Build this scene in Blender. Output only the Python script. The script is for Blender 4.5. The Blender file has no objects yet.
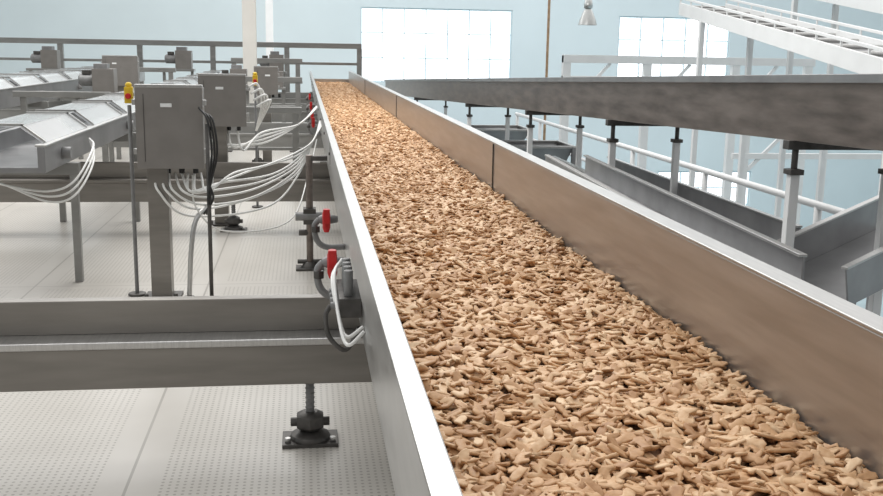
import bpy, bmesh, math, random
import numpy as np
from mathutils import Vector, Matrix
random.seed(7); rng=np.random.default_rng(7)
scn=bpy.context.scene
scn.view_settings.view_transform='Standard'

# ---------------------------------------------------------------- materials
def newmat(name):
    m=bpy.data.materials.new(name); m.use_nodes=True
    nt=m.node_tree; return m,nt,nt.nodes["Principled BSDF"]
def N(nt,t,**k):
    n=nt.nodes.new(t)
    for a,b in k.items(): setattr(n,a,b)
    return n
def mat(name,col,rough=.5,metal=0.,nscale=0,namt=0.15,bump=0.,stretch=(1,1,1),col2=None,rvar=0.,detail=4):
    m,nt,b=newmat(name)
    b.inputs["Base Color"].default_value=(*col,1); b.inputs["Roughness"].default_value=rough
    b.inputs["Metallic"].default_value=metal
    if nscale:
        tc=N(nt,"ShaderNodeTexCoord"); mp=N(nt,"ShaderNodeMapping"); mp.inputs["Scale"].default_value=stretch
        no=N(nt,"ShaderNodeTexNoise"); no.inputs["Scale"].default_value=nscale; no.inputs["Detail"].default_value=detail
        cr=N(nt,"ShaderNodeValToRGB"); cr.color_ramp.elements[0].position=.3; cr.color_ramp.elements[1].position=.7
        c2=col2 or tuple(min(1,c*(1+namt)) for c in col); c1=tuple(c*(1-namt) for c in col)
        cr.color_ramp.elements[0].color=(*c1,1); cr.color_ramp.elements[1].color=(*c2,1)
        nt.links.new(tc.outputs["Object"],mp.inputs[0]); nt.links.new(mp.outputs[0],no.inputs[0])
        nt.links.new(no.outputs["Fac"],cr.inputs[0]); nt.links.new(cr.outputs[0],b.inputs["Base Color"])
        if rvar:
            mr=N(nt,"ShaderNodeMapRange"); mr.inputs[3].default_value=rough-rvar; mr.inputs[4].default_value=rough+rvar
            nt.links.new(no.outputs["Fac"],mr.inputs[0]); nt.links.new(mr.outputs[0],b.inputs["Roughness"])
        if bump:
            bp=N(nt,"ShaderNodeBump"); bp.inputs["Strength"].default_value=bump; bp.inputs["Distance"].default_value=.01
            nt.links.new(no.outputs["Fac"],bp.inputs["Height"]); nt.links.new(bp.outputs[0],b.inputs["Normal"])
    return m
steel=mat("brushed_steel",(.53,.525,.515),.33,.88,30,.09,.06,(6,.3,1),rvar=.08)
guardm=mat("guard_steel",(.46,.445,.43),.33,.82,9,.14,.08,(1,.25,3),rvar=.08,detail=8)
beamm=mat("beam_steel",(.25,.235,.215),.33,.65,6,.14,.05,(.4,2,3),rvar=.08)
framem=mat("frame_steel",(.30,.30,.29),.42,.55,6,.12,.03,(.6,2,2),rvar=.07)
darks=mat("dark_steel",(.10,.095,.09),.5,.6,20,.25,.1)
motorm=mat("motor_grey",(.24,.24,.24),.5,.3,20,.15,.05)
boxm=mat("enclosure_grey",(.25,.235,.22),.45,.4,8,.08)
rustm=mat("weathered_steel",(.22,.185,.165),.36,.7,7,.35,.06,(1,.4,2),rvar=.1,detail=8)
whitep=mat("white_paint",(.84,.85,.85),.5,0,3,.04)
pillarp=mat("cream_paint",(.84,.82,.77),.6,0,2,.04)
greyp=mat("grey_steel_sheet",(.31,.31,.315),.38,.65,4,.15,.04)
wallp=mat("wall_paint",(.70,.80,.835),.8,0,.6,.03)
lowfl=mat("concrete_floor",(.45,.55,.58),.5,0,1,.1)
red=mat("red_plastic",(.6,.02,.02),.35,0,40,.1)
yel=mat("yellow_plastic",(.8,.55,.03),.4,0,40,.1)
blk=mat("black_rubber",(.02,.02,.02),.5,0,40,.1)
hose=mat("white_hose",(.80,.80,.78),.3,0,40,.04)
lampm=mat("lamp_aluminium",(.6,.61,.6),.3,.8,20,.05)
under=mat("gap_shade_base",(.19,.09,.04),.9,0,60,.3,.4)  # food brown darkened so the gaps between crackers look shaded
clear=mat("clear_polycarbonate",(.93,.95,.96),.08,0,3,.03); clear.node_tree.nodes["Principled BSDF"].inputs["Alpha"].default_value=.40
# window panes: over-exposed daylight
pane,nt,b=newmat("daylight_pane")
b.inputs["Base Color"].default_value=(.5,.55,.6,1)
tc=N(nt,"ShaderNodeTexCoord"); no=N(nt,"ShaderNodeTexNoise"); no.inputs["Scale"].default_value=.5
cr=N(nt,"ShaderNodeValToRGB"); cr.color_ramp.elements[0].color=(.84,.94,.97,1); cr.color_ramp.elements[1].color=(1,1,1,1)
nt.links.new(tc.outputs["Object"],no.inputs[0]); nt.links.new(no.outputs["Fac"],cr.inputs[0])
nt.links.new(cr.outputs[0],b.inputs["Emission Color"]); b.inputs["Emission Strength"].default_value=2.2
# floor : white moulded panels with raised dots and seams
floorm,nt,b=newmat("dotted_floor_panel")
b.inputs["Roughness"].default_value=.30
tc=N(nt,"ShaderNodeTexCoord"); sx=N(nt,"ShaderNodeSeparateXYZ"); nt.links.new(tc.outputs["Object"],sx.inputs[0])
def M(op,a,bb=None,c=None):
    n=N(nt,"ShaderNodeMath",operation=op)
    for i,v in enumerate((a,bb,c)):
        if v is None: continue
        if isinstance(v,(int,float)): n.inputs[i].default_value=v
        else: nt.links.new(v,n.inputs[i])
    return n.outputs[0]
def cell(o,pitch): return M('SUBTRACT',M('FRACT',M('DIVIDE',o,pitch)),.5)
fx=cell(sx.outputs[0],.024); fy=cell(sx.outputs[1],.024)
r2=M('ADD',M('MULTIPLY',fx,fx),M('MULTIPLY',fy,fy))
dot=M('LESS_THAN',r2,.05)
px=M('ABSOLUTE',cell(M('ADD',sx.outputs[0],.58),1.0)); py=M('ABSOLUTE',cell(M('ADD',sx.outputs[1],.4),1.6))
seam=M('MAXIMUM',M('GREATER_THAN',px,.495),M('GREATER_THAN',py,.4975))
border=M('MAXIMUM',M('GREATER_THAN',px,.40),M('GREATER_THAN',py,.45))
dot=M('MULTIPLY',dot,M('SUBTRACT',1.0,border))
no=N(nt,"ShaderNodeTexNoise"); no.inputs["Scale"].default_value=1.2; no.inputs["Detail"].default_value=6
nt.links.new(tc.outputs["Object"],no.inputs[0])
cr=N(nt,"ShaderNodeValToRGB"); cr.color_ramp.elements[0].position=.3; cr.color_ramp.elements[1].position=.7
cr.color_ramp.elements[0].color=(.51,.485,.445,1); cr.color_ramp.elements[1].color=(.61,.585,.545,1)
nt.links.new(no.outputs["Fac"],cr.inputs[0])
def mixc(f,a,col):
    n=N(nt,"ShaderNodeMix",data_type='RGBA'); nt.links.new(f,n.inputs[0]); nt.links.new(a,n.inputs[6]); n.inputs[7].default_value=(*col,1); return n.outputs[2]
c=mixc(dot,cr.outputs[0],(.36,.34,.305)); c=mixc(seam,c,(.36,.34,.31))
nt.links.new(c,b.inputs["Base Color"])
bp=N(nt,"ShaderNodeBump"); bp.inputs["Strength"].default_value=.4; bp.inputs["Distance"].default_value=.002
nt.links.new(dot,bp.inputs["Height"]); nt.links.new(bp.outputs[0],b.inputs["Normal"])
# cracker
crk,nt,b=newmat("baked_cracker")
b.inputs["Roughness"].default_value=.55
at=N(nt,"ShaderNodeAttribute",attribute_name="tint"); tc=N(nt,"ShaderNodeTexCoord")
no=N(nt,"ShaderNodeTexNoise"); no.inputs["Scale"].default_value=70; no.inputs["Detail"].default_value=5
nt.links.new(tc.outputs["Object"],no.inputs[0])
ad=N(nt,"ShaderNodeMath",operation='MULTIPLY_ADD'); nt.links.new(no.outputs["Fac"],ad.inputs[0]); ad.inputs[1].default_value=.5
nt.links.new(at.outputs["Fac"],ad.inputs[2])
cr=N(nt,"ShaderNodeValToRGB"); e=cr.color_ramp.elements
e[0].position=.2; e[0].color=(.36,.175,.07,1); e[1].position=.95; e[1].color=(.84,.62,.40,1)
x=e.new(.55); x.color=(.58,.345,.175,1)
nt.links.new(ad.outputs[0],cr.inputs[0]); nt.links.new(cr.outputs[0],b.inputs["Base Color"])
bp=N(nt,"ShaderNodeBump"); bp.inputs["Strength"].default_value=.4; bp.inputs["Distance"].default_value=.004
nt.links.new(no.outputs["Fac"],bp.inputs["Height"]); nt.links.new(bp.outputs[0],b.inputs["Normal"])

# ---------------------------------------------------------------- mesh builder
class B:
    def __init__(s,name): s.name=name; s.bm=bmesh.new(); s.mats=[]
    def mi(s,m):
        if m not in s.mats: s.mats.append(m)
        return s.mats.index(m)
    def face(s,vs,m,smooth=False):
        try: f=s.bm.faces.new(vs); f.material_index=s.mi(m); f.smooth=smooth
        except ValueError: pass
    def prism(s,pts,ext,m):
        e=Vector(ext); a=[s.bm.verts.new(Vector(p)) for p in pts]; b_=[s.bm.verts.new(Vector(p)+e) for p in pts]
        n=len(pts); s.face(a[::-1],m); s.face(b_,m)
        for i in range(n): s.face([a[i],a[(i+1)%n],b_[(i+1)%n],b_[i]],m)
    def box(s,a,b_,m):
        x0,y0,z0=a;x1,y1,z1=b_
        s.prism([(x0,y0,z0),(x1,y0,z0),(x1,y1,z0),(x0,y1,z0)],(0,0,z1-z0),m)
    def bar(s,p0,p1,w,h,m,up=(0,0,1)):
        p0=Vector(p0);p1=Vector(p1);d=(p1-p0).normalized();u=Vector(up)
        if abs(d.dot(u))>.99:u=Vector((0,1,0))
        sd=d.cross(u).normalized();u=sd.cross(d).normalized()
        s.prism([p0+sd*w/2+u*h/2,p0-sd*w/2+u*h/2,p0-sd*w/2-u*h/2,p0+sd*w/2-u*h/2],p1-p0,m)
    def tube(s,pts,r,m,n=10,caps=True):
        pts=[Vector(p) for p in pts]; rings=[]; prev=None
        for i,p in enumerate(pts):
            d=(pts[min(i+1,len(pts)-1)]-pts[max(i-1,0)]).normalized()
            if prev is None:
                u=Vector((0,0,1)) if abs(d.z)<.9 else Vector((1,0,0)); u=d.cross(u).normalized()
            else: u=(prev-d*prev.dot(d)).normalized()
            prev=u; w=d.cross(u); rr=r[i] if isinstance(r,(list,tuple)) else r
            rings.append([s.bm.verts.new(p+(u*math.cos(2*math.pi*k/n)+w*math.sin(2*math.pi*k/n))*rr) for k in range(n)])
        for a,b_ in zip(rings,rings[1:]):
            for k in range(n): s.face([a[k],a[(k+1)%n],b_[(k+1)%n],b_[k]],m,True)
        if caps: s.face(rings[0][::-1],m); s.face(rings[-1],m)
    def cyl(s,p0,p1,r,m,n=16): s.tube([p0,p1],r,m,n)
    def curve(s,ctrl,r,m,steps=10,n=8):
        P=[Vector(c) for c in ctrl]; P=[P[0]*2-P[1]]+P+[P[-1]*2-P[-2]]; out=[]
        for i in range(1,len(P)-2):
            a,b_,c,d=P[i-1:i+3]
            for k in range(steps):
                t=k/steps; out.append(.5*((2*b_)+(c-a)*t+(2*a-5*b_+4*c-d)*t*t+(3*b_-a-3*c+d)*t**3))
        out.append(P[-2]); s.tube(out,r,m,n)
    def done(s,bevel=0):
        bmesh.ops.recalc_face_normals(s.bm,faces=s.bm.faces[:])
        me=bpy.data.meshes.new(s.name); s.bm.to_mesh(me); s.bm.free()
        for m in s.mats: me.materials.append(m)
        o=bpy.data.objects.new(s.name,me); scn.collection.objects.link(o)
        if bevel:
            md=o.modifiers.new("bevel",'BEVEL'); md.width=bevel; md.segments=2; md.limit_method='ANGLE'; md.angle_limit=math.radians(40)
        return o
def empty(name,loc=(0,0,0)):
    o=bpy.data.objects.new(name,None); o.location=loc; scn.collection.objects.link(o); return o
def parent(ch,p):
    for c in ch: c.parent=p; c.matrix_parent_inverse=Matrix.Translation(-Vector(p.location))

# ---------------------------------------------------------------- room shell
WY=32.0; LZ=-5.0
b_=B("floor"); b_.box((-14,-2,-.12),(1.95,WY,0),floorm); b_.done()
b_=B("floor_lower"); b_.box((1.95,-2,LZ-.2),(24,WY,LZ),lowfl); b_.done()
wins=[(1.77,6.6,.40,2.72,7,3),(10.1,13.9,.40,2.62,5,3),(11.7,15.0,-4.1,-2.4,4,3)]
b_=B("wall_back")
xs=sorted({-14.,24.}|{w[0] for w in wins}|{w[1] for w in wins}); zs=sorted({LZ,7.}|{w[2] for w in wins}|{w[3] for w in wins})
for i in range(len(xs)-1):
    for j in range(len(zs)-1):
        cx=(xs[i]+xs[i+1])/2;cz=(zs[j]+zs[j+1])/2
        if any(w[0]<cx<w[1] and w[2]<cz<w[3] for w in wins): continue
        b_.box((xs[i],WY,zs[j]),(xs[i+1],WY+.25,zs[j+1]),wallp)
b_.done()
winf=mat("window_frame_paint",(.62,.73,.77),.6,0,3,.05)
for k,(x0,x1,z0,z1,nx,nz) in enumerate(wins):
    b_=B(f"window_{k+1}")
    b_.box((x0,WY+.14,z0),(x1,WY+.16,z1),pane)
    for i in range(nx+1):
        x=x0+(x1-x0)*i/nx; w=.05 if i in(0,nx) else .018
        b_.box((max(x0,x-w),WY+.04,z0),(min(x1,x+w),WY+.13,z1),winf)
    for j in range(nz+1):
        z=z0+(z1-z0)*j/nz; w=.05 if j in(0,nz) else .018
        b_.box((x0,WY+.05,max(z0,z-w)),(x1,WY+.12,min(z1,z+w)),winf)
    b_.done()
b_=B("wall_left"); b_.box((-14.25,-2,0),(-14,WY+.25,7),wallp); b_.done()
b_=B("wall_right"); b_.box((24,-2,LZ),(24.25,WY+.25,7),wallp); b_.done()

# ---------------------------------------------------------------- main conveyor
Y0,Y1=.6,24.0
conv=empty("food_conveyor",(.6,Y0,.55))
def prof(name,pts,m,y0=Y0,y1=Y1,bev=.003):
    q=B(name); q.prism([(x,y0,z) for x,z in pts],(0,y1-y0,0),m); return q.done(bev)
cparts=[]
cparts.append(prof("left_guard",[(.178,.56),(.178,.90),(.140,.90),(.140,.775),(.146,.775),(.146,.892),(.170,.892),(.170,.56)],steel))
cparts.append(prof("right_guard",[(1.05,.56),(1.05,.90),(1.106,.90),(1.106,.80),(1.100,.80),(1.100,.894),(1.058,.894),(1.058,.56)],guardm))
cparts.append(prof("right_flange_cap",[(1.046,.901),(1.110,.901),(1.110,.909),(1.046,.909)],steel,bev=.002))
cparts.append(prof("bed_pan",[(.170,.545),(1.058,.545),(1.058,.562),(.170,.562)],steel))
q=B("guard_joints")
for y in (5.5,11.5,17.5):
    q.box((1.044,y,.60),(1.0505,y+.012,.898),darks)
    q.box((.138,y,.78),(.1405,y+.015,.90),darks)
for y in np.arange(5.6,24,1.4):
    q.cyl((.14,y,.83),(.134,y,.83),.009,darks,8)
cparts.append(q.done())
q=B("end_plate"); q.box((.178,Y1-.02,.56),(1.05,Y1,.72),steel); cparts.append(q.done())

# crackers -----------------------------------------------------------------
V=[
 # elephant
 [(-.5,-.20),(-.44,-.22),(-.40,.02),(-.30,.04),(-.26,-.02),(-.24,-.32),(-.12,-.33),(-.08,-.10),(.18,-.10),(.22,-.33),(.36,-.33),(.40,-.02),(.46,.10),(.36,.26),(.05,.30),(-.16,.24),(-.30,.33),(-.44,.26),(-.50,.08)],
 # camel
 [(-.5,.30),(-.46,.38),(-.34,.36),(-.28,.10),(-.20,.14),(-.06,.36),(.08,.18),(.26,.22),(.40,.12),(.42,-.06),(.38,-.36),(.28,-.36),(.24,-.08),(-.12,-.08),(-.16,-.36),(-.26,-.36),(-.32,-.04),(-.40,.10)],
 # lion
 [(-.5,.02),(-.46,.26),(-.28,.34),(-.10,.24),(.2,.2),(.38,.20),(.48,.34),(.52,.28),(.44,.08),(.40,-.08),(.42,-.30),(.28,-.30),(.22,-.12),(-.08,-.12),(-.12,-.30),(-.28,-.30),(-.34,-.10)],
 # bear
 [(-.5,.10),(-.40,.24),(-.30,.34),(-.2,.26),(.1,.30),(.36,.22),(.46,.04),(.42,-.32),(.26,-.32),(.18,-.10),(-.10,-.12),(-.16,-.32),(-.32,-.32),(-.34,-.04)],
 # seal / fish
 [(-.5,.16),(-.36,.1),(-.2,.18),(.05,.22),(.3,.16),(.48,.04),(.46,-.1),(.26,-.16),(.14,-.26),(.02,-.18),(-.2,-.12),(-.38,-.04),(-.5,-.14),(-.44,.0)],
 [(-.5,-.02),(-.34,.14),(-.05,.2),(.25,.16),(.5,.22),(.46,.02),(.5,-.16),(.2,-.18),(-.1,-.2),(-.36,-.16)]]
VL=[[(-.5,0),(-.3,.26),(.1,.26),(.4,.3),(.5,0),(.3,-.3),(.05,-.12),(-.3,-.32)],[(-.5,.05),(-.2,.22),(.3,.2),(.5,0),(.2,-.22),(-.3,-.15)]]
def hgt(x,y):
    return .006*np.sin(x*9+y*3.1)*np.cos(y*5.3-x*4)+.004*np.sin(x*23+1.7*y)*np.sin(y*17)
def pile(specs,variants,thick):
    vid=rng.integers(0,len(variants),len(specs)); VV=[];LS=[];LT=[];TT=[];off=0
    for k,out in enumerate(variants):
        S=specs[vid==k]; m=len(S); n=len(out); o=np.array(out); o=o-o.mean(0)
        t=thick
        base=np.vstack([np.c_[o*.90,np.full(n,-.5*t)],np.c_[o,np.full(n,.05*t)],np.c_[o*.94,np.full(n,.38*t)],np.c_[o*.80,np.full(n,.5*t)]])
        P=base[None]*S[:,6][:,None,None]
        cz,sz=np.cos(S[:,3]),np.sin(S[:,3]);cx,sx_=np.cos(S[:,4]),np.sin(S[:,4]);cy,sy=np.cos(S[:,5]),np.sin(S[:,5])
        x,y,z=P[...,0],P[...,1],P[...,2]
        x,y=x*cz[:,None]-y*sz[:,None],x*sz[:,None]+y*cz[:,None]
        y,z=y*cx[:,None]-z*sx_[:,None],y*sx_[:,None]+z*cx[:,None]
        x,z=x*cy[:,None]+z*sy[:,None],-x*sy[:,None]+z*cy[:,None]
        pts=np.stack([x+S[:,0:1],y+S[:,1:2],z+S[:,2:3]],-1)
        lo=pts[...,0].min(1); hi=pts[...,0].max(1)
        pts[...,0]+=(np.maximum(.180-lo,0)-np.maximum(hi-1.048,0))[:,None]
        faces=[list(range(n))[::-1]]
        for r in range(3):
            for i in range(n): j=(i+1)%n; faces.append([r*n+i,r*n+j,(r+1)*n+j,(r+1)*n+i])
        faces.append([3*n+i for i in range(n)])
        fl=np.concatenate([np.array(f) for f in faces]); ft=np.array([len(f) for f in faces])
        nv=4*n
        LS.append((fl[None]+off+(np.arange(m)*nv)[:,None]).ravel()); LT.append(np.tile(ft,m))
        VV.append(pts.reshape(-1,3)); TT.append(np.repeat(S[:,7],nv)); off+=m*nv
    return np.vstack(VV),np.concatenate(LS),np.concatenate(LT),np.concatenate(TT)
def grid(y0,y1,sp,s0,s1,tilt,z0):
    xs=np.arange(.185,1.05,sp); ys=np.arange(y0,y1,sp); X,Y=np.meshgrid(xs,ys); X=X.ravel();Y=Y.ravel(); n=len(X)
    X=X+rng.uniform(-.5,.5,n)*sp; Y=Y+rng.uniform(-.5,.5,n)*sp
    Z=z0+hgt(X,Y)+rng.uniform(-.009,.009,n)
    return np.c_[X,Y,Z,rng.uniform(0,2*math.pi,n),rng.normal(0,tilt,n),rng.normal(0,tilt,n),rng.uniform(s0,s1,n),rng.beta(1.6,1.6,n)*.62]
A1=pile(grid(1.0,9.0,.0245,.048,.064,.28,.636),V,.12)
A2=pile(grid(9.0,Y1-.05,.033,.050,.064,.29,.636),VL,.15)
verts=np.vstack([A1[0],A2[0]]); loops=np.concatenate([A1[1],A2[1]+len(A1[0])]); tot=np.concatenate([A1[2],A2[2]]); tint=np.concatenate([A1[3],A2[3]])
me=bpy.data.meshes.new("animal_crackers"); me.vertices.add(len(verts)); me.vertices.foreach_set("co",verts.ravel())
me.loops.add(len(loops)); me.loops.foreach_set("vertex_index",loops.astype(np.int32))
me.polygons.add(len(tot)); st=np.concatenate([[0],np.cumsum(tot)[:-1]]).astype(np.int32)
me.polygons.foreach_set("loop_start",st); me.polygons.foreach_set("loop_total",tot.astype(np.int32))
at=me.attributes.new("tint",'FLOAT','POINT'); at.data.foreach_set("value",tint.astype(np.float32))
me.materials.append(crk); me.update(calc_edges=True)
ob=bpy.data.objects.new("animal_crackers",me); scn.collection.objects.link(ob)
q=B("food_base_layer"); q.box((.179,.62,.563),(1.049,Y1-.03,.620),under); o=q.done(); o.parent=ob  # base sheet below the crackers, shade of the gaps in its colour

# ---------------------------------------------------------------- cross beams
def support_beam(y,x0=-7,x1=1.25):
    q=B("support_beam")
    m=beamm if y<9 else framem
    q.box((x0,y,.24),(x1,y+.16,.385),m)
    q.box((x0,y-.012,.385),(x1,y+.17,.41),steel if y<5 else m)
    q.box((x0,y+.10,.41),(x1,y+.15,.53),m)
    q.box((.12,y+.03,.53),(1.12,y+.16,.545),m)
    q.done(.004)
for y in (3.4,7.75,12.05,16.4,20.7): support_beam(y)

def levelling_foot(x,y,ztop):
    q=B("levelling_foot")
    q.box((x-.10,y-.07,0),(x+.10,y+.07,.014),darks)
    q.tube([(x,y,.014),(x,y,.03),(x,y,.045)],[.075,.07,.03],darks,16)
    q.tube([(x,y,.045),(x,y,.06),(x,y,.10),(x,y,.115)],[.035,.055,.055,.03],darks,6)
    q.cyl((x,y,.03),(x,y,ztop),.015,motorm)
    q.cyl((x-.07,y,.075),(x+.07,y,.075),.016,darks)
    for k in range(6): q.tube([(x,y,.125+k*.018),(x,y,.13+k*.018),(x,y,.135+k*.018)],[.0155,.018,.0155],motorm,12)
    for sx in(-.08,.08): q.cyl((x+sx,y-.04,.014),(x+sx,y-.04,.03),.012,steel,6)
    q.done(.002)
levelling_foot(.012,3.47,.239)
levelling_foot(-1.9,3.47,.239)
for y in (7.83,12.13): levelling_foot(-.55,y,.239); levelling_foot(-2.9,y,.239)
def clamp_stand(x,y):
    q=B("clamp_stand")
    q.box((x-.09,y-.07,0),(x+.09,y+.07,.014),darks)
    q.tube([(x,y,.014),(x,y,.05)],[.06,.03],darks,14)
    q.cyl((x,y,.03),(x,y,.74),.022,rustm)
    q.cyl((x-.08,y,.05),(x+.08,y,.05),.015,darks)
    q.box((x-.04,y-.05,.30),(x+.04,y+.05,.40),darks)
    q.cyl((x-.09,y-.03,.35),(x+.09,y-.03,.35),.028,motorm)
    q.cyl((x-.07,y,.24),(x+.05,y,.24),.02,darks)
    q.bar((x,y,.72),(.145,y,.72),.04,.03,darks)
    q.done(.002)
clamp_stand(.03,6.4)

# ---------------------------------------------------------------- junction boxes
def junction_box(x0,x1,y,z0,z1,postx,hw=.055):
    q=B("junction_box"); d=.22
    q.box((x0,y,z0),(x1,y+d,z1),boxm)
    q.box((x0-.012,y-.018,z0-.008),(x1+.012,y,z1+.012),boxm)
    q.box((x0-.012,y-.02,z1+.004),(x1+.012,y+.03,z1+.02),steel)
    for z in (z0+.07,z1-.09): 
        q.box((x0-.03,y-.012,z),(x0-.012,y+.02,z+.03),steel); q.box((x1+.012,y-.02,z),(x1+.03,y+.02,z+.03),steel)
    q.box((x0+.03,y-.022,z0+.03),(x0+.033,y-.018,z1-.03),darks)
    q.box((x0+.12,y-.021,z1-.10),(x0+.18,y-.018,z1-.08),whitep)
    for i in range(4): q.cyl((x0+.06+i*.075,y+.09,z0-.045),(x0+.06+i*.075,y+.09,z0),.016,blk,10)
    px=postx; q.box((px-hw,y+.02,.015),(px+hw,y+.13,z0),beamm)
    q.box((px-.10,y-.03,0),(px+.10,y+.18,.016),darks)
    for sx in(-.08,.08): q.cyl((px+sx,y-.01,.016),(px+sx,y-.01,.045),.013,darks,6)
    q.done(.004)
junction_box(-.886,-.556,5.6,.755,1.18,-.80)
junction_box(-.80,-.46,8.05,.80,1.18,-.66)
junction_box(-.58,-.32,12.4,.86,1.17,-.45)
junction_box(-2.75,-2.3,14.6,.86,1.25,-2.55)
q=B("conduit_pipe"); q.curve([(-.525,5.75,.80),(-.53,5.75,.55),(-.60,5.65,.46),(-.63,5.62,.3),(-.65,5.62,0)],.014,steel,8,10)
q.cyl((-.65,5.62,0),(-.65,5.62,.02),.03,darks); q.done()
q=B("support_rod"); q.cyl((-.515,5.5,0),(-.515,5.5,1.0),.011,darks); q.cyl((-.515,5.5,0),(-.515,5.5,.02),.03,darks); q.done()
q=B("control_cable")
for k in range(3):
    o=k*.014
    q.curve([(-.56+o,5.55,1.08-o),(-.51+o,5.47,1.02),(-.49+o,5.46,.85),(-.51+o*.5,5.46,.70),(-.49-o,5.47,.60),(-.55+o,5.56,.50)],.006,blk)
q.done()
q=B("air_hose")
for k in range(8):
    zz=.47+.035*k+random.uniform(-.01,.01); sx=-.82+.035*k; r=random.uniform
    q.curve([(sx,5.69,.71),(sx+.03+r(-.01,.03),5.6,.62),(sx+.18,5.7,zz),(-.25+r(-.06,.06),6.2,zz-.03+r(0,.05)),(-.05,6.9,.54+.024*k),(.07,7.7,.72),(.135,8.0+.09*k,.80)],.0068,hose,8,8)
q.curve([(-.62,5.69,.70),(-.60,5.65,.52),(-.45,5.8,.36),(-.1,6.5,.30),(.03,7.4,.5),(.10,8.0,.7)],.005,hose,8,8)
q.done()
q=B("air_hose")
for k in range(4):
    sx=-.74+.07*k
    q.curve([(sx,8.14,.76),(sx+.05,8.1,.66-.02*k),(-.35,8.5,.62+.03*k),(-.05,9.6,.70),(.13,10.2+.1*k,.82)],.009,hose,8,8)
    q.curve([(-.43+.02*k,8.05,1.1-.05*k),(-.36+.03*k,8.1,1.12-.04*k),(-.34+.02*k,8.3,.95),(-.40,8.6,.72)],.009,hose,8,8)
q.done()
q=B("air_hose")
for k in range(3):
    q.curve([(-1.35,6.6,.82),(-1.25,6.2,.80-.04*k),(-1.3,5.9,.64-.04*k),(-1.45,5.9,.58-.03*k),(-1.7,6.0,.60),(-1.9,6.2,.62)],.0065,hose,8,8)
q.done()

def ball_valve(y,x=.09,z=.69,s=1.0):
    q=B("ball_valve")
    q.tube([(x,y-.0,z-.05*s),(x,y,z-.03*s),(x,y,z+.03*s),(x,y,z+.05*s)],[.011*s,.017*s,.017*s,.011*s],red,12)
    q.box((x-.014*s,y-.025*s,z-.012*s),(x+.014*s,y,z+.05*s),red)
    q.tube([(x-.035*s,y+.03,z),(x-.02,y+.03,z),(x+.02,y+.03,z),(.139,y+.03,z)],[.012,.02,.02,.014],motorm,12)
    q.curve([(x-.03,y+.03,z),(x-.05,y+.03,z-.03),(x-.04,y+.03,z-.09),(x,y+.03,z-.12),(.169,y+.03,z-.12)],.013,motorm,6,10)
    q.cyl((x-.045,y+.03,z-.055),(x-.045,y+.03,z-.03),.02,darks,6)
    cparts.append(q.done(.002))
for y in (3.32,4.2,10.0,11.2,13.0,15.5): ball_valve(y)
q=B("air_manifold")
q.box((.10,2.95,.60),(.169,3.22,.66),darks)
for k in range(4):
    y=2.99+.06*k
    q.cyl((.13,y,.66),(.13,y,.74),.014,motorm,12); q.cyl((.10,y,.63),(.075,y,.63),.012,motorm,8)
q.curve([(.075,2.99,.63),(.06,2.98,.60),(.07,2.96,.54),(.12,2.95,.50),(.165,2.99,.56)],.008,darks,6,8)
q.curve([(.12,3.25,.72),(.09,3.1,.70),(.10,2.9,.60),(.12,2.8,.56),(.168,2.8,.60)],.006,hose,8,8)
q.curve([(.12,3.3,.70),(.085,3.15,.68),(.10,2.95,.60),(.12,2.85,.57),(.168,2.85,.60)],.006,hose,8,8)
cparts.append(q.done(.002))
parent(cparts,conv)

# ---------------------------------------------------------------- feeder lines on the left
def feeder(xa,xb,ya,yb,zt,zb):
    fd=empty("feeder_conveyor",((xa+xb)/2,(ya+yb)/2,.7)); parts=[]
    parts.append(prof("trough",[(xb-.04,zt),(xb-.04,zb+.03),(xa+.04,zb+.03),(xa+.04,zt),(xa,zt),(xa,zb),(xb,zb),(xb,zt)],greyp,ya,yb))
    parts.append(prof("trough_rim",[(xb-.05,zt),(xb+.01,zt),(xb+.01,zt+.012),(xb-.05,zt+.012)],steel,ya,yb))
    q=B("clear_covers"); xm=(xa+xb)/2
    for y in np.arange(ya+.1,yb-1,1.3):
        for s,x in((1,xb),(-1,xa)):
            q.prism([(x-.02*s,y,zt+.012),(x-.14*s,y,zt+.10),(x-.145*s,y,zt+.094),(x-.03*s,y,zt+.012)],(0,1.1,0),clear)
        q.prism([(xa+.14,y,zt+.10),(xb-.14,y,zt+.10),(xb-.14,y,zt+.106),(xa+.14,y,zt+.106)],(0,1.1,0),clear)
        for yy in(y,y+1.08): q.bar((xa+.13,yy+.01,zt+.11),(xb-.13,yy+.01,zt+.11),.02,.012,steel); q.bar((xb-.02,yy+.01,zt+.018),(xb-.14,yy+.01,zt+.11),.02,.01,steel)
    parts.append(q.done())
    q=B("hangers")
    for y in np.arange(ya+.5,yb,2.17):
        q.box((xa-.06,y,zb-.07),(xb+.06,y+.07,zb),framem)
        for x in(xa-.03,xb+.03): q.box((x-.022,y,.0),(x+.022,y+.045,zb-.07),framem)
        q.cyl((xb,y-.1,(zt+zb)/2),(xb+.05,y-.1,(zt+zb)/2),.035,motorm)
    parts.append(q.done(.003)); parent(parts,fd)
feeder(-1.90,-1.38,5.6,21.0,.86,.72)
feeder(-3.94,-3.16,8.0,21.0,.92,.72)

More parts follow.
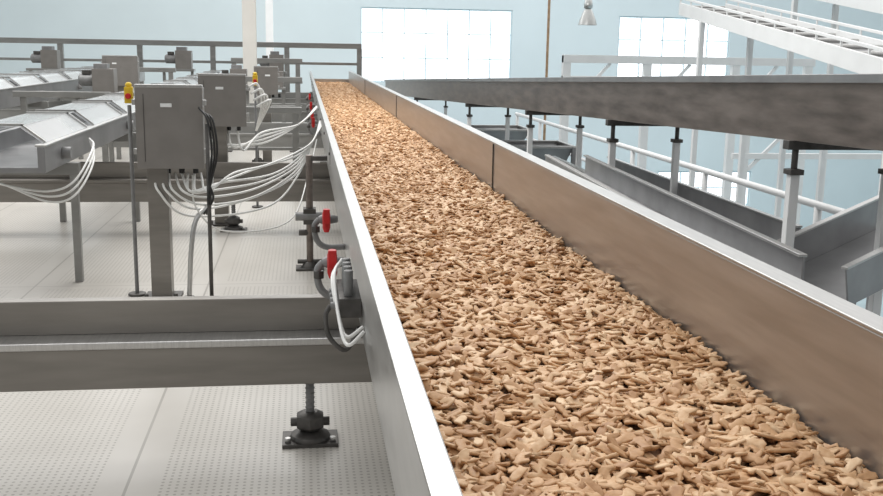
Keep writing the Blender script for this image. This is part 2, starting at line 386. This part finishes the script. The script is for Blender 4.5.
def gear_motor(x,y,z,s=1.0):
    q=B("gear_motor")
    q.tube([(x-.2*s,y,z),(x-.18*s,y,z),(x+.05*s,y,z),(x+.07*s,y,z)],[.05*s,.075*s,.075*s,.06*s],motorm,16)
    q.box((x-.02*s,y-.12*s,z-.16*s),(x+.24*s,y+.12*s,z+.14*s),boxm)
    q.box((x+.0*s,y-.1*s,z+.14*s),(x+.16*s,y+.1*s,z+.20*s),motorm)
    q.box((x-.15*s,y-.05*s,z+.07*s),(x-.05*s,y+.05*s,z+.12*s),darks)
    q.box((x-.26*s,y-.14*s,z-.2*s),(x+.28*s,y+.14*s,z-.16*s),framem)
    for sx in (-.22*s,.24*s): q.box((x+sx-.025,y-.03,0),(x+sx+.025,y+.03,z-.2*s),framem)
    q.done(.003)
for (x,y,z,s) in ((-2.55,13,.98,1),(-1.02,14.8,.98,.9),(-.6,19,1.15,1),(-2.3,19.2,1.18,1.1),(-.5,15.6,.95,.8),(-4.7,19.4,1.15,1.1)):
    gear_motor(x,y,z,s)

def pipe_rack(y,z,x0,x1,legs,th=.1):
    q=B("pipe_rack")
    q.box((x0,y,z),(x1,y+th,z+th),framem)
    q.box((x0,y+.02,z-.35),(x1,y+.02+th*.5,z-.35+th*.5),framem)
    for x in legs:
        q.box((x-th/2,y+.01,.016),(x+th/2,y+th,z),framem); q.box((x-.12,y-.06,0),(x+.12,y+.16,.016),darks)
    q.done(.004)
pipe_rack(22.0,1.42,-8,1.25,(-7.8,-5,-3.4,-1.9,-.35,1.2),.11)
pipe_rack(14.0,.95,-1.2,-.02,(-1.1,-.08),.07)
pipe_rack(18.0,1.15,-1.25,-.02,(-1.2,-.1),.08)
pipe_rack(9.6,.80,-1.2,-.02,(-1.15,-.08),.06)
pipe_rack(11.0,.86,-3.0,-2.02,(-2.9,-2.1),.06)
pipe_rack(16.6,1.0,-3.0,-2.02,(-2.9,-2.1),.07)

q=B("pillar"); q.box((-.98,16.9,.03),(-.76,17.1,7),pillarp); q.box((-1.05,16.83,0),(-.69,17.17,.03),pillarp); q.done(.01)
q=B("pillar"); q.box((-1.0,27.9,.03),(-.8,28.1,7),whitep); q.box((-1.07,27.83,0),(-.73,28.17,.03),whitep); q.done(.01)

for (x,y,z) in ((-.955,5.75,1.13),(-.42,9.0,1.12)):
    q=B("emergency_stop")
    q.cyl((x,y,0),(x,y,z-.05),.011,motorm,10); q.cyl((x,y,0),(x,y,.015),.05,darks,14)
    q.box((x-.022,y-.022,z-.04),(x+.022,y+.022,z+.05),yel)
    q.cyl((x,y-.022,z),(x,y-.04,z),.016,red,14)
    q.tube([(x,y,z+.05),(x,y,z+.062),(x,y,z+.075)],[.015,.02,.01],yel,12)
    q.done(.004)

# ---------------------------------------------------------------- right side
vc=empty("vibratory_conveyor",(2.6,8,1)); 
q=B("trough")
p0=Vector((2.72,3.9,1.35)); p1=Vector((2.0,25,.70)); e=p1-p0
def off(pts): return [p0+Vector((x,0,z)) for x,z in pts]
q.prism(off([(0,-.03),(0,-.36),(.62,-.36),(.62,-.03),(.60,-.03),(.60,-.34),(.02,-.34),(.02,-.03)]),e,rustm)
q.prism(off([(-.035,0),(-.035,-.045),(.03,-.045),(.03,0)]),e,greyp)
q.prism(off([(.59,0),(.59,-.045),(.65,-.045),(.65,0)]),e,greyp)
parts=[q.done(.003)]
q=B("hangers")
for t in (.062,.205,.335,.5,.75):
    c=p0+e*t; q.box((c.x-.03,c.y,c.z-.41),(c.x+.66,c.y+.07,c.z-.36),darks)
    for x in(.03,.6):
        q.cyl((c.x+x,c.y+.035,c.z-.52),(c.x+x,c.y+.035,c.z-.41),.018,darks)
        q.box((c.x+x-.04,c.y-.01,c.z-.55),(c.x+x+.04,c.y+.08,c.z-.52),darks)
        q.box((c.x+x-.027,c.y+.01,LZ),(c.x+x+.027,c.y+.064,c.z-.55),whitep)
parts.append(q.done(.003)); parent(parts,vc)

q=B("walkway"); q.box((4.0,2.0,-.93),(4.9,19,-.85),greyp)
for y in (3,9,15):
    for x in(4.05,4.8): q.box((x-.04,y,LZ),(x+.04,y+.08,-.93),whitep)
q.done(.003)
q=B("guardrail"); gx=4.05
for z in(.25,-.12,-.48): q.tube([(gx,2.0,z),(gx,19,z)],.032 if z>0 else .024,whitep,12)
for y in (3.0,5.2,7.4,9.7,12.0,14.4,17,18.9):
    q.cyl((gx,y,-.845),(gx,y,.25),.03,whitep,12); q.cyl((gx,y,-.85),(gx,y,-.835),.06,whitep,12)
q.done()

def slide(p0,p1,w,h,m=greyp,legs=(.15,.85)):
    p0=Vector(p0);p1=Vector(p1);q=B("discharge_chute"); d=(p1-p0).normalized(); sd=d.cross(Vector((0,0,1))).normalized(); u=sd.cross(d)
    q.bar(p0,p1,w,.02,m)
    for s in(1,-1):
        a=p0+sd*s*w/2; c=p1+sd*s*w/2
        q.prism([a-u*.01,a+u*h,a+u*h+sd*s*.012,a-u*.01+sd*s*.012],c-a,m)
        q.bar(a+u*(h+.008),c+u*(h+.008),.04,.014,steel)
    for t in legs:
        c=p0.lerp(p1,t)
        for s in(1,-1):
            x=c+sd*s*w*.4; q.box((x.x-.025,x.y-.025,LZ),(x.x+.025,x.y+.025,x.z-.01),m)
    q.done(.003)
slide((2.24,8.4,.38),(2.02,4.1,.38),.34,.15)
slide((3.05,10.8,.05),(2.80,5.9,.12),.62,.22)
slide((2.72,5.05,.12),(3.70,5.5,.36),.55,.20,greyp,(.1,.9))
def hopper(x,y,z,w,m=greyp):
    q=B("hopper"); h=.7; n=.12
    t=[Vector((x+a*w/2,y+b*w/2,z)) for a,b in((-1,-1),(1,-1),(1,1),(-1,1))]; lo=[Vector((x+a*n,y+b*n,z-h)) for a,b in((-1,-1),(1,-1),(1,1),(-1,1))]
    tv=[q.bm.verts.new(p) for p in t]; lv=[q.bm.verts.new(p) for p in lo]
    for i in range(4): q.face([tv[i],tv[(i+1)%4],lv[(i+1)%4],lv[i]],m)
    for i in range(4): q.bar(t[i],t[(i+1)%4],.05,.03,steel)
    for p in t: q.box((p.x-.03,p.y-.03,LZ),(p.x+.03,p.y+.03,p.z),m)
    q.box((x-n,y-n,z-h-.3),(x+n,y+n,z-h),m)
    q.done(.003)
hopper(2.95,12.6,.25,.8); hopper(3.1,16.0,.2,.9)

def inclined(p0,p1,w,m=whitep,h=.18):
    p0=Vector(p0);p1=Vector(p1); q=B("inclined_conveyor"); sd=(p1-p0).cross(Vector((0,0,1))).normalized()*w/2
    for s in(1,-1): q.bar(p0+sd*s,p1+sd*s,.04,h,m); q.bar(p0+sd*s+Vector((0,0,.16)),p1+sd*s+Vector((0,0,.16)),.03,.03,m)
    q.bar(p0+Vector((0,0,-.04)),p1+Vector((0,0,-.04)),w-.06,.03,greyp)
    n=14
    for i in range(n+1):
        c=p0.lerp(p1,i/n)+Vector((0,0,.03)); q.cyl(c-sd,c+sd,.025,steel,8)
        for s in(1,-1): q.bar(c+sd*s,c+sd*s+Vector((0,0,.13)),.02,.02,m,(0,1,0))
    for t in(.15,.85):
        c=p0.lerp(p1,t)
        for s in(1,-1): q.bar(c+sd*s-Vector((0,0,.08)),Vector((c.x+sd.x*s,c.y+sd.y*s,LZ)),.07,.07,m,(0,1,0))
    q.done(.003)
inclined((6.05,15,2.10),(5.0,6.4,1.14),.7)
inclined((7.4,15,2.50),(6.6,7.6,1.56),.6)

def platform(y,x0,x1,zs,posts,m=whitep,th=.14):
    q=B("steel_platform")
    for z in zs: q.box((x0,y,z),(x1,y+th,z+th),m)
    for x in posts: q.box((x,y+.01,LZ),(x+th,y+th-.01,zs[0]+th*.9),m)
    for x in posts[:-1]: q.bar((x+th,y+th/2,zs[0]-.9),(x+1.0,y+th/2,zs[0]),.06,.06,m)
    q.done(.004)
platform(20.0,5.2,10.6,(1.22,.80),(5.2,6.9,8.8,10.4),whitep,.16)
platform(17.0,7.6,10.5,(.30,-.4),(7.8,9.3),whitep,.1)

q=B("high_bay_lamp"); x,y=5.66,20
q.cyl((x,y,2.55),(x,y,7),.012,darks,8)
q.tube([(x,y,2.55),(x,y,2.36),(x,y,2.30)],[.05,.09,.09],lampm,20)
q.tube([(x,y,2.30),(x,y,2.20),(x,y,2.05),(x,y,1.97)],[.06,.11,.17,.19],lampm,24,False)
q.done()
q=B("drop_pipe"); q.cyl((5.1,21,LZ),(5.1,21,7),.028,mat("brown_pipe",(.42,.28,.17),.6,0,10,.2),10); q.done()

# ---------------------------------------------------------------- light
w=bpy.data.worlds.new("hall_light"); scn.world=w; w.use_nodes=True; nt=w.node_tree
bg=nt.nodes["Background"]; tc=N(nt,"ShaderNodeTexCoord"); sp=N(nt,"ShaderNodeSeparateXYZ"); nt.links.new(tc.outputs["Generated"],sp.inputs[0])
a=N(nt,"ShaderNodeMath",operation='MULTIPLY_ADD'); nt.links.new(sp.outputs[1],a.inputs[0]); a.inputs[1].default_value=.50; a.inputs[2].default_value=.66
c=N(nt,"ShaderNodeMath",operation='MULTIPLY_ADD'); nt.links.new(sp.outputs[2],c.inputs[0]); c.inputs[1].default_value=.7; nt.links.new(a.outputs[0],c.inputs[2])
mx=N(nt,"ShaderNodeMath",operation='MAXIMUM'); nt.links.new(c.outputs[0],mx.inputs[0]); mx.inputs[1].default_value=.2
bg.inputs[0].default_value=(1,.995,.985,1); nt.links.new(mx.outputs[0],bg.inputs[1])
def area(name,loc,rot,sx,sy,e,col=(1,1,1)):
    l=bpy.data.lights.new(name,'AREA'); l.shape='RECTANGLE'; l.size=sx; l.size_y=sy; l.energy=e; l.color=col
    o=bpy.data.objects.new(name,l); o.location=loc; o.rotation_euler=rot; scn.collection.objects.link(o)
area("added_overhead_area",(-1,11,6.5),(math.radians(-12),0,0),8,5,560,(1,.98,.95))  # added area light for shaping, no fixture stands here
area("added_overhead_area",(4,24,6.5),(math.radians(35),0,0),20,3,660,(.98,.99,1))  # added area light to wash the back wall, no fixture modelled

# ---------------------------------------------------------------- camera
cd=bpy.data.cameras.new("camera"); cd.sensor_width=36; cd.lens=36*1000/883; cd.clip_end=200
co=bpy.data.objects.new("camera",cd); scn.collection.objects.link(co)
R=Matrix.Rotation(-math.radians(7.91),4,'Z')@Matrix.Rotation(math.radians(90-11.12),4,'X')@Matrix.Rotation(math.radians(1.0),4,'Z')
co.matrix_world=Matrix.Translation((0,0,1.4))@R
scn.camera=co
